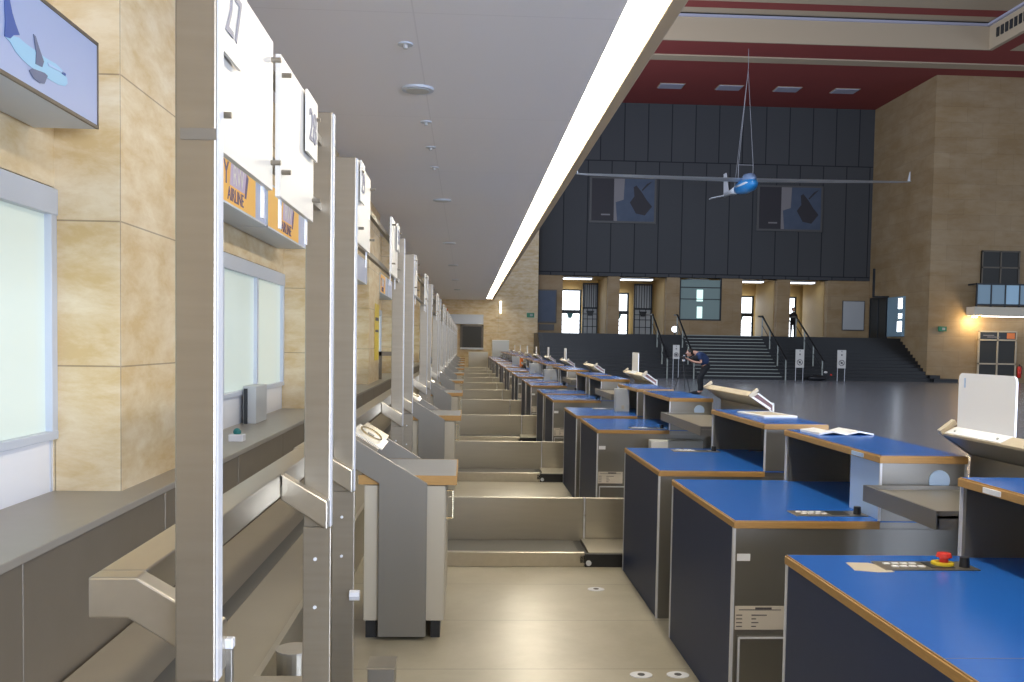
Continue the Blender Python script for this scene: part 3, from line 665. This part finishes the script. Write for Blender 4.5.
def bright(x0, x1, z1, label, y=57.6):
    t = thing('glass_door', label, 'glass door', ((x0+x1)/2, y, 2.15), 'daylit glass doors of the lobby'); w = (x1-x0)/2
    obj('pane', box(NB(), -w, w, 0, .03, 0, z1), 'day', t)
    b = NB(); box(b, -w-.07, -w, -.05, .05, 0, z1+.1); box(b, w, w+.12, -.05, .05, 0, z1+.1); box(b, -w, w, -.05, .05, z1, z1+.1); box(b, -w, w, -.03, .0, 1.28, 1.5)
    for z in (.3, .6, .85): box(b, -w, w, -.02, 0, z-.015, z+.015)
    box(b, -.015, .015, -.02, 0, 0, 1.28); obj('frame', b, 'dark', t)
    b = NB(); prism(b, [(-.2, 1.3), (.2, 1.3), (.1, 1.0), (-.1, 1.0)], 'y', -.07, -.04); obj('hanging_plaque', b, 'teal', t)
bright(5.70, 6.85, 2.65, 'bright daylit glass door in the leftmost gate bay')
lattice(6.95, 7.88, 'dark lattice gate in the leftmost gate bay')
bright(8.7, 9.75, 2.5, 'bright daylit glass door in the second gate bay')
lattice(10.05, 11.15, 'dark lattice gate in the second gate bay')
bright(16.0, 17.45, 2.45, 'bright daylit glass door right of the display window')
bright(19.0, 20.1, 2.45, 'bright daylit glass door behind the distant standing person')
for i, (a, b_) in enumerate(((5.5, 7.1), (8.8, 10.6), (12.6, 13.8), (15.8, 17.0), (18.4, 20.0))):
    t = thing('lobby_light', 'lit strip under the lobby soffit, %s from the left' % ('first', 'second', 'third', 'fourth', 'fifth')[i], 'light', ((a+b_)/2, 54.2, 5.28), 'lit strips of the lobby soffit')
    w = (b_-a)/2; obj('diffuser', box(NB(), -w, w, -.25, .25, 0, .05), 'day', t); obj('housing', box(NB(), -w-.03, w+.03, -.28, .28, .05, .12), 'frame', t)
# display window above the beige parapet
w = struct('window_20', box(NB(), 11.97, 14.33, HY+.16, HY+.18, 3.04, 5.3), 'dayg')
b = NB(); box(b, 11.95, 14.35, HY+.1, HY+.22, 3.02, 3.1); box(b, 14.27, 14.35, HY+.1, HY+.22, 3.02, 5.38); box(b, 11.95, 12.03, HY+.1, HY+.22, 3.02, 5.38); box(b, 11.95, 14.35, HY+.1, HY+.22, 4.85, 4.9); box(b, 11.95, 14.35, HY+.1, HY+.22, 4.2, 4.24)
obj('window_frame', b, 'dark', w)
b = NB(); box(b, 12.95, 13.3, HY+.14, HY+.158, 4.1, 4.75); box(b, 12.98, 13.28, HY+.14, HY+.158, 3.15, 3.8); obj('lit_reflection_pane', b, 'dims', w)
# framed picture and boards on the piers
t = thing('framed_picture', 'dark framed picture left of the gates beside the end wall', 'picture', (4.5, HY, 2.74))
obj('frame', box(NB(), -.55, .52, -.06, 0, 0, 1.85, .01), 'posterfr', t); obj('canvas', box(NB(), -.48, .45, -.07, -.06, .08, 1.77), 'poster_bl', t); obj('caption_board', box(NB(), -.45, .40, -.04, 0, -.42, -.08), 'posterfr', t)
t = thing('notice_board', 'pale grey notice board on the rightmost gate pier', 'notice board', (21.9, HY, 2.64))
obj('board', box(NB(), -.6, .6, -.08, 0, 0, 1.6, .01), 'greyplate', t); obj('border', box(NB(), -.64, .64, -.05, 0, -.04, 1.64), 'posterfr', t)
# side wall of the right pier: dark door and lit display
d = struct('door_2', box(NB(), 22.72, 22.80, 50.6, 52.6, 2.15, 4.35), 'doordk')
b = NB()
for y in (50.55, 51.55, 52.6): box(b, 22.68, 22.79, y-.04, y+.04, 2.15, 4.4)
box(b, 22.68, 22.79, 50.5, 52.65, 4.34, 4.44); box(b, 21.9, 22.0, 50.45, 50.55, 4.4, 5.9); box(b, 21.9, 22.79, 50.45, 50.55, 4.36, 4.44); obj('door_frame', b, 'dark', d)
t = thing('display_case', 'lit display case with bright pictures on the side of hall pier', 'display', (22.8, 49.35, 2.5))
obj('case', box(NB(), -.12, 0, -.85, 1.0, -.25, 1.85, .01), 'glass', t)
b = NB(); box(b, -.135, -.12, -.75, -.25, .0, .55); box(b, -.135, -.12, -.75, -.35, .7, .95); box(b, -.135, -.12, -.75, -.3, 1.2, 1.75); obj('bright_picture', b, 'day', t)

# posters on the dark wall
def poster(x, z, label):
    t = thing('wall_poster', label, 'poster', (x, HY, z), 'large posters on the dark wall')
    obj('frame', box(NB(), 0, 3.75, -.07, 0, 0, 2.55, .01), 'posterfr', t)
    obj('text_panel', box(NB(), .12, 1.36, -.085, -.07, .12, 2.45), 'poster_dk', t)
    pc = obj('picture_panel', box(NB(), 1.36, 3.62, -.085, -.07, .12, 2.45), 'poster_bl', t)
    b = NB(); prism(b, [(1.36, .12), (1.55, .12), (1.46, 1.15), (1.9, 1.3), (1.95, 2.45), (1.36, 2.45)], 'y', -.09, -.085); obj('white_margin', b, 'poster_wh', pc)
    b = NB(); prism(b, [(2.25, 1.15), (2.5, 1.5), (2.45, 2.0), (2.6, 2.1), (2.9, 1.75), (3.2, 1.3), (3.5, .95), (3.1, .45), (2.6, .55)], 'y', -.092, -.087); obj('dark_figure', b, 'poster_dk', pc)
    b = NB(); prism(b, [(2.9, 1.85), (3.2, 2.2), (3.5, 2.35), (3.25, 2.1), (2.95, 1.8)], 'y', -.092, -.087); obj('dark_stroke', b, 'poster_dk', pc)
    b = NB(); box(b, .65, 1.15, -.088, -.085, .42, .50); obj('caption', b, 'poster_wh', t)
poster(6.75, 8.35, 'large poster with dark figure on dark wall, left of the glider')
poster(16.2, 8.1, 'large poster with dark figure on dark wall, right of glider body')

# stair handrails
def handrail(x, label):
    t = thing('stair_handrail', label, 'handrail', (x, 45.3, 0), 'handrails on the dark stairs')
    z = lambda y: max(0, min(2.15, 2.15*(y-.2)/3.7))
    b = NB(); path(b, [(0, 4.6, 3.2), (0, 3.9, 3.18), (0, 0, 1.0), (0, -.25, .95)], .045, 8); obj('rail', b, 'black', t)
    b = NB(); path(b, [(0, 3.9, 2.7), (0, 0, .55)], .02, 6); obj('lower_rail', b, 'dark', t)
    for y in (.05, 1.3, 2.6, 3.9):
        zz = 2.15*(int(max(0, (y-.2))/.285)+1)/NS if y > .2 else 0
        obj('post', tube(NB(), (0, y, min(zz, 2.15)), (0, y, 1.0+2.15*y/3.9), .035, n=8), 'nosing' if y < 4 else 'dark', t)
for x, l in ((9.7, 'black stair handrail, leftmost of four'), (11.0, 'black stair handrail beside the left edge of pale-edged steps'), (15.5, 'black stair handrail at the right edge of pale-edged steps'), (17.3, 'black stair handrail, rightmost of four')):
    handrail(x, l)

# free-standing signs
def stand_sign(x, y, label, two=True, s=1.0, zt=1.5):
    t = thing('standing_sign', label, 'sign', (x, y, 0), 'white standing signs before the stairs')
    w = .21*s; bd = obj('board', box(NB(), -w, w, -.015, .015, zt-.88*s, zt, .004), 'poster_wh' if not two else 'white', t)
    for q in (-w+.03, w-.03): obj('leg', tube(NB(), (q, .02, 0), (q, .02, zt-.3), .014, n=8), 'trimst', t)
    b = NB(); R = .13*s; cz = zt-.62*s
    ring = [(R*cos(a), -.02, cz+R*sin(a)) for a in [2*pi*k/20 for k in range(21)]]; path(b, ring, .014, 6); path(b, [(-R*.7, -.02, cz+R*.7), (R*.7, -.02, cz-R*.7)], .012, 6)
    obj('prohibition_ring', b, 'ink', bd)
    b = NB(); box(b, -.03, .03, -.018, -.015, zt-.28*s, zt-.2*s); box(b, -.02, .02, -.018, -.015, zt-.1*s, zt-.05*s); box(b, -.05, .05, -.018, -.015, cz-.05, cz+.05); obj('print', b, 'ink', bd)
stand_sign(16.05, 45.0, 'white standing sign with a prohibition ring, left of the two at right')
stand_sign(18.1, 45.0, 'white standing sign with a prohibition ring, right of the two')
stand_sign(9.95, 44.6, 'small white standing sign above and left of the photographer', s=.75, zt=1.62)
t = thing('floor_bag', 'dark blue bundle on the floor between the two standing signs', 'bag', (16.95, 45.0, 0))
b = NB(); ball(b, (0, 0, .13), (.45, .22, .15)); obj('body', b, 'black', t, True); obj('white_tag', ball(NB(), (.35, -.1, .42), (.09, .06, .06)), 'white', t, True); obj('red_light', ball(NB(), (.62, -.1, .30), (.05, .05, .05)), 'redp', t, True)
t = thing('blue_glow_globe', 'small glowing blue-white globe by the left handrails', 'lamp', (11.0, 49.8, 2.15))  # glowing globe added for bluish bright spots near the stairs
obj('globe', ball(NB(), (0, 0, .3), (.16, .16, .16)), 'day', t, True); obj('stem', tube(NB(), (0, 0, 0), (0, 0, .18), .03), 'dark', t)

# glider hanging from the hall ceiling
t = thing('glider', 'white and blue glider hanging from the red hall ceiling', 'glider', (12.35, 42.3, 8.75))
def ring(cx, y, cz, rx, rz, n=16): return [(cx+rx*cos(2*pi*k/n), y, cz+rz*sin(2*pi*k/n)) for k in range(n)]
b = NB(); loft(b, [ring(0, -1.6, -.12, .03, .03), ring(0, -1.45, -.1, .17, .17), ring(0, -1.0, -.05, .28, .32), ring(0, -.2, 0, .31, .36), ring(.03, .8, .05, .24, .28), ring(.06, 1.3, .08, .19, .21)]); fu = obj('fuselage', b, 'gliderb', t, True)
b = NB(); loft(b, [ring(.06, 1.3, .08, .19, .21), ring(.12, 2.4, .15, .12, .13), ring(.35, 4.6, .3, .09, .10)]); obj('tail_boom', b, 'glider', t, True)
b = NB(); loft(b, [ring(0, -1.5, .12, .03, .02), ring(0, -1.1, .18, .22, .22), ring(0, -.5, .24, .27, .28), ring(0, .1, .25, .15, .15)]); obj('canopy', b, 'canopy', fu, True)
b = NB(); loft(b, [ring(0, -1.5, -.06, .12, .07), ring(0, -1.0, -.02, .30, .12), ring(0, -.2, .0, .325, .13), ring(.03, .6, .07, .29, .10)]); obj('white_stripe', b, 'glider', fu, True)
for s_ in (-1, 1):
    b = NB()
    def foil(x, y0, y1, z, th): return [(x, y0, z), (x, (2*y0+y1)/3, z+th), (x, y1, z), (x, (2*y0+y1)/3, z-th*.3)]
    loft(b, [foil(0, -.45, .55, .28, .07), foil(s_*4, -.40, .45, .32, .05), foil(s_*7.1, -.25, .25, .36, .03), foil(s_*7.55, -.15, .15, .38, .02)]); wg = obj('wing', b, 'glider', t)
    b = NB(); loft(b, [foil(s_*7.5, -.12, .18, .38, .01), foil(s_*7.58, .06, .14, .85, .006)]); obj('winglet', b, 'glider', wg)
b = NB(); quad(b, (.35, 4.0, .35), (.35, 4.8, .35), (.35, 4.9, 1.4), (.35, 4.5, 1.4), (.05, 0, 0)); obj('tail_fin', b, 'glider', t)
b = NB(); quad(b, (-.40, 4.3, .10), (-.40, 4.7, .10), (1.0, 4.8, .40), (1.0, 4.2, .40), (0, 0, .04)); obj('tailplane', b, 'glider', t)
b = NB(); path(b, [(-.30, 0, .3), (-.30, 0, .95), (.36, 0, .95), (.36, 0, .3)], .014, 6); obj('cradle', b, 'wire', t)
b = NB()
for p in ((-.30, 0, .95), (.36, 0, .95), (.1, 2.0, .25)): path(b, [p, (.2, .6, 5.3)], .010, 6)
tube(b, (.2, .6, 5.3), (.2, .6, 7.4), .010, n=6); obj('cable', b, 'wire', t)

# balcony, doors and window of the right-hand wall
b = NB(); box(b, 24.70, 40, 45.2, 46, 3.30, 3.72, .02); bl = struct('trim_40', b, 'balc')
b = NB(); box(b, 24.75, 40, 45.2, 45.26, 4.78, 4.86); box(b, 24.75, 40, 45.2, 45.26, 3.78, 3.86)
for k in range(16): box(b, 24.75+k*.71, 24.81+k*.71, 45.18, 45.26, 3.72, 4.86)
box(b, 24.75, 24.81, 45.2, 46, 4.78, 4.86); obj('railing', b, 'dark', bl)
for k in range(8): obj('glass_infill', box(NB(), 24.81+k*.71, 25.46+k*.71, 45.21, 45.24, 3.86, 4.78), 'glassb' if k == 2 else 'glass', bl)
t = thing('balcony_light', 'long lit strip under the balcony at far right', 'light', (27.5, 45.5, 3.24)); obj('diffuser', box(NB(), -2.2, 3, -.1, .1, 0, .05), 'strip2', t); obj('housing', box(NB(), -2.25, 3.05, -.13, .13, .04, .07), 'frame', t)
t = thing('balcony_light', 'small warm lamp under the left end of the balcony', 'light', (24.9, 45.55, 3.2)); obj('diffuser', tube(NB(), (0, 0, 0), (0, 0, .05), .12), 'strip', t); obj('housing', tube(NB(), (0, 0, .05), (0, 0, .10), .15), 'frame', t)
lp = bpy.data.lights.new('balcony_lamp_glow', 'POINT'); lp.energy = 60; lp.color = (1, .72, .35); lp.shadow_soft_size = .12
lo = bpy.data.objects.new('balcony_lamp_glow', lp); lo.location = (24.9, 45.5, 3.0); COL.objects.link(lo)
w = struct('window_21', box(NB(), 25.34, 27.25, 45.9, 46.01, 4.3, 6.5), 'doordk')
b = NB()
for x in (25.34, 26.27, 27.2): box(b, x, x+.07, 45.86, 45.95, 4.3, 6.5)
for z in (5.65, 6.45): box(b, 25.34, 27.27, 45.86, 45.95, z, z+.07)
obj('window_frame', b, 'brownfr', w)
d = struct('door_3', box(NB(), 25.36, 27.25, 45.9, 46.01, 0, 2.1), 'doordk')
b = NB()
for x in (25.32, 26.26, 27.2): box(b, x, x+.07, 45.86, 45.95, 0, 2.55)
for z in (.9, 2.08, 2.5): box(b, 25.32, 27.27, 45.86, 45.95, z, z+.07)
obj('door_frame', b, 'woodp', d)
b = NB(); box(b, 25.4, 27.2, 45.87, 45.93, 2.15, 2.5); sg = obj('transom_sign', b, 'dark', d)
b = NB(); box(b, 26.75, 27.15, 45.86, 45.87, 2.18, 2.47); obj('orange_logo', b, 'orange', sg)
b = NB(); box(b, 25.55, 26.1, 45.86, 45.87, 2.32, 2.36); box(b, 25.75, 26.4, 45.86, 45.87, 2.24, 2.28); obj('lettering', b, 'poster_wh', sg)
t = thing('fire_extinguisher', 'red fire extinguisher on the wall right of glass door', 'extinguisher', (27.46, 45.9, .25))
b = NB(); tube(b, (0, 0, 0), (0, 0, .5), .1, n=16); ball(b, (0, 0, .5), (.1, .1, .08)); obj('cylinder', b, 'redp', t, True); obj('valve', tube(NB(), (0, 0, .56), (0, 0, .68), .03), 'black', t); b = NB(); path(b, [(0, -.02, .64), (.1, -.05, .55), (.1, -.05, .2)], .012, 6); obj('hose', b, 'black', t)

# ================================================================== PEOPLE
def skinned(name, verts, edges, m, parent, root=0, sub=2):
    me = bpy.data.meshes.new(name); me.from_pydata([v[:3] for v in verts], edges, []); o = bpy.data.objects.new(name, me); COL.objects.link(o)
    o.modifiers.new('skin', 'SKIN').use_smooth_shade = True
    for i, v in enumerate(verts):
        r = v[3]; me.skin_vertices[0].data[i].radius = (r, r) if not isinstance(r, tuple) else r
        me.skin_vertices[0].data[i].use_root = (i == root)
    s = o.modifiers.new('sub', 'SUBSURF'); s.levels = sub; s.render_levels = sub
    dg = bpy.context.evaluated_depsgraph_get(); m2 = bpy.data.meshes.new_from_object(o.evaluated_get(dg)); bpy.data.objects.remove(o)
    m2.materials.clear(); m2.materials.append(M[m]); 
    for p in m2.polygons: p.use_smooth = True
    r = bpy.data.objects.new(name, m2); COL.objects.link(r); r.parent = parent; return r
def hand(v, e, wi, c, d, side):
    """five short fingers rooted in the palm c, pointing along d"""
    d = Vector(d).normalized(); sd = Vector((0, 1, 0)); up = d.cross(sd).normalized()
    palm = len(v); v.append((*(Vector(c)), (.034, .022))); e.append((wi, palm))
    for k, (off, ln) in enumerate(((-.028, .055), (-.010, .066), (.010, .062), (.027, .048))):
        a = Vector(c)+d*.03+sd*off; b = a+d*ln*.6-up*.01; f = b+d*ln*.3-up*.03
        i = len(v); v += [(*a, .0105), (*b, .0095), (*f, .008)]; e += [(palm, i), (i, i+1), (i+1, i+2)]
    a = Vector(c)-sd*.03*side-up*.01; b = a+d*.045-sd*.02*side; i = len(v); v += [(*a, .012), (*b, .010)]; e += [(palm, i), (i, i+1)]
# photographer: bends over a tripod, facing left (-X)
ph = thing('person', 'person in blue shirt stooping left to a camera on a tripod', 'person', (7.70, 31.0, 0)); ph.scale = (1.02, 1.02, 1.02)
v = [(.22, 0, .94, .11), (.17, 0, 1.05, .10), (.05, 0, 1.18, .11), (-.07, 0, 1.29, .12), (-.17, 0, 1.36, .06), (-.24, 0, 1.36, .06)]
e = [(0, 1), (1, 2), (2, 3), (3, 4), (4, 5)]
for s_ in (-1, 1):
    i = len(v); v += [(.20, .09*s_, .88, .105), (.02+.05*s_, .11*s_, .50, .068), (.06+.05*s_, .11*s_, .30, .058), (.05+.06*s_, .12*s_, .09, .042), (-.06+.06*s_, .13*s_, .045, .04), (-.15+.06*s_, .13*s_, .035, .032)]
    e += [(0, i), (i, i+1), (i+1, i+2), (i+2, i+3), (i+3, i+4), (i+4, i+5)]
for s_ in (-1, 1):
    i = len(v); v += [(-.05, .19*s_, 1.27, .06), (.0+(.0), .24*s_, 1.02, .043), (-.20, .16*s_, 1.05, .033), (-.36, .06*s_, 1.12, .026)]
    e += [(3, i), (i, i+1), (i+1, i+2), (i+2, i+3)]; hand(v, e, i+3, (-.42, .055*s_, 1.15), (-1, -.2*s_, .35), s_)
body = skinned('body', v, e, 'skin', ph)
def shell(name, vs, es, m): return skinned(name, vs, es, m, ph)
shell('trousers', [(.23, 0, .90, .165), (.22, 0, 1.0, .165), (.20, -.09, .86, .118), (-.03, -.11, .50, .084), (.01, -.11, .28, .074), (-.01, -.12, .10, .066), (.20, .09, .86, .118), (.07, .11, .50, .084), (.11, .11, .28, .074), (.11, .12, .10, .066)],
      [(0, 1), (0, 2), (2, 3), (3, 4), (4, 5), (0, 6), (6, 7), (7, 8), (8, 9)], 'trous')
shell('shirt', [(.27, 0, .96, .19), (.08, 0, 1.17, .20), (-.07, 0, 1.28, .19), (-.14, 0, 1.35, .085), (-.05, -.19, 1.27, .078), (-.01, -.235, 1.10, .062), (-.05, .19, 1.27, .078), (-.01, .235, 1.10, .062)],
      [(0, 1), (1, 2), (2, 3), (2, 4), (4, 5), (2, 6), (6, 7)], 'shirt')
for s_, xx in ((-1, -.10), (1, .02)):
    b = NB(); ball(b, (xx-.05+.05*0, .125*s_, .05), (.15, .055, .055)); bmesh.ops.bisect_plane(b, geom=b.verts[:]+b.edges[:]+b.faces[:], plane_co=(0, 0, .004), plane_no=(0, 0, -1), clear_outer=True); obj('shoe', b, 'vest', ph, True)
b = NB(); loft(b, [[(-.20+.17*cos(a)*.9, .19*sin(a), 1.22+.1*cos(a)) for a in [2*pi*k/14 for k in range(14)]], [(-.03+.17*cos(a), .195*sin(a), 1.20+.15*cos(a)) for a in [2*pi*k/14 for k in range(14)]], [(.08+.12*cos(a), .18*sin(a), 1.10+.1*cos(a)) for a in [2*pi*k/14 for k in range(14)]]])
obj('vest', b, 'vest', ph, True)
def head(parent, c, fx, m_hair='hair', s=1.0):
    """c: centre; fx: facing direction (unit x,y)"""
    c = Vector(c); f = Vector((fx[0], fx[1], 0)); r = Vector((-fx[1], fx[0], 0)); u = Vector((0, 0, 1))
    def P(a, b_, d): return c+f*a*s+r*b_*s+u*d*s
    b = NB(); ball(b, c, (.078*s+.022*abs(fx[0])*s, .078*s+.022*abs(fx[1])*s, .115*s), 18, 14)
    ball(b, P(.045, 0, -.07), (.045*s, .045*s, .04*s)); h = obj('head', b, 'skin', parent, True)
    b = NB(); tube(b, P(.09, 0, .01), P(.122, 0, -.025), .008*s, .015*s, 8); obj('nose', b, 'skin', h, True)
    b = NB(); box_c = P(.088, 0, -.062); ball(b, box_c, (.012*s, .024*s, .007*s)); obj('mouth', b, 'darkred', h, True)
    for q in (-1, 1):
        obj('eye', ball(NB(), P(.085, .032*q, .01), (.012*s, .012*s, .009*s)), 'paper', h, True); obj('ear', ball(NB(), P(0, .082*q, -.005), (.018*s, .012*s, .032*s)), 'skin', h, True)
    b = NB(); ball(b, P(-.018, 0, .03), (.098*s, .094*s, .108*s), 18, 12); bmesh.ops.bisect_plane(b, geom=b.verts[:]+b.edges[:]+b.faces[:], plane_co=P(.0, 0, -.02), plane_no=(f*.75-u*.65), clear_outer=True)
    obj('hair', b, m_hair, h, True)
head(ph, (-.33, 0, 1.33), (-1, 0))
tp = thing('tripod_camera', 'camera on a black tripod in front of the stooping person', 'camera', (7.17, 31.0, .0))
for a in (.5, 2.6, 4.7):
    b = NB(); tube(b, (.03*cos(a), .03*sin(a), .95), (.33*cos(a), .33*sin(a), 0.0), .016, .012, 8); obj('leg', b, 'black', tp)
b = NB(); tube(b, (0, 0, .75), (0, 0, 1.10), .016, n=8); tube(b, (0, 0, .93), (0, 0, .99), .04, n=12); obj('column', b, 'black', tp)
obj('pan_head', box(NB(), -.04, .04, -.04, .04, 1.08, 1.14, .006), 'trimst', tp)
cmb = obj('camera_body', box(NB(), -.03, .05, -.075, .075, 1.14, 1.25, .01), 'black', tp); obj('lens', tube(NB(), (-.03, 0, 1.19), (-.15, 0, 1.19), .038, .042, 16), 'black', cmb); obj('front_glass', tube(NB(), (-.15, 0, 1.19), (-.153, 0, 1.19), .038, n=16), 'wplastic', cmb)
obj('viewfinder', box(NB(), -.01, .04, -.03, .03, 1.25, 1.285, .006), 'trimst', cmb)
# distant standing person in the gate
p2 = thing('person', 'distant dark silhouette of a person standing in the right gate bay', 'person', (19.35, 55.6, 2.15))
v = [(0, 0, .92, .13), (0, 0, 1.08, .13), (0, 0, 1.28, .155), (0, 0, 1.42, .12), (0, 0, 1.50, .05), (0, 0, 1.58, .05)]; e = [(0, 1), (1, 2), (2, 3), (3, 4), (4, 5)]
for s_ in (-1, 1):
    i = len(v); v += [(.09*s_, 0, .86, .095), (.10*s_, 0, .48, .062), (.11*s_, 0, .10, .042), (.12*s_, -.12, .04, .035)]; e += [(0, i), (i, i+1), (i+1, i+2), (i+2, i+3)]
    i = len(v); v += [(.19*s_, 0, 1.38, .055), (.25*s_, .02, 1.12, .042), (.20*s_, -.12, .93, .032)]; e += [(3, i), (i, i+1), (i+1, i+2)]
    hand(v, e, i+2, (.18*s_, -.17, .90), (0, -1, -.3), s_)
skinned('body', v, e, 'vest', p2)
v = [(0, 0, .80, .150), (0, 0, 1.08, .155), (0, 0, 1.28, .185), (0, 0, 1.42, .14), (-.19, 0, 1.38, .075), (-.25, .02, 1.14, .058), (.19, 0, 1.38, .075), (.25, .02, 1.14, .058)]
skinned('jacket', v, [(0, 1), (1, 2), (2, 3), (3, 4), (4, 5), (3, 6), (6, 7)], 'vest', p2)
head(p2, (0, 0, 1.68), (0, -1))
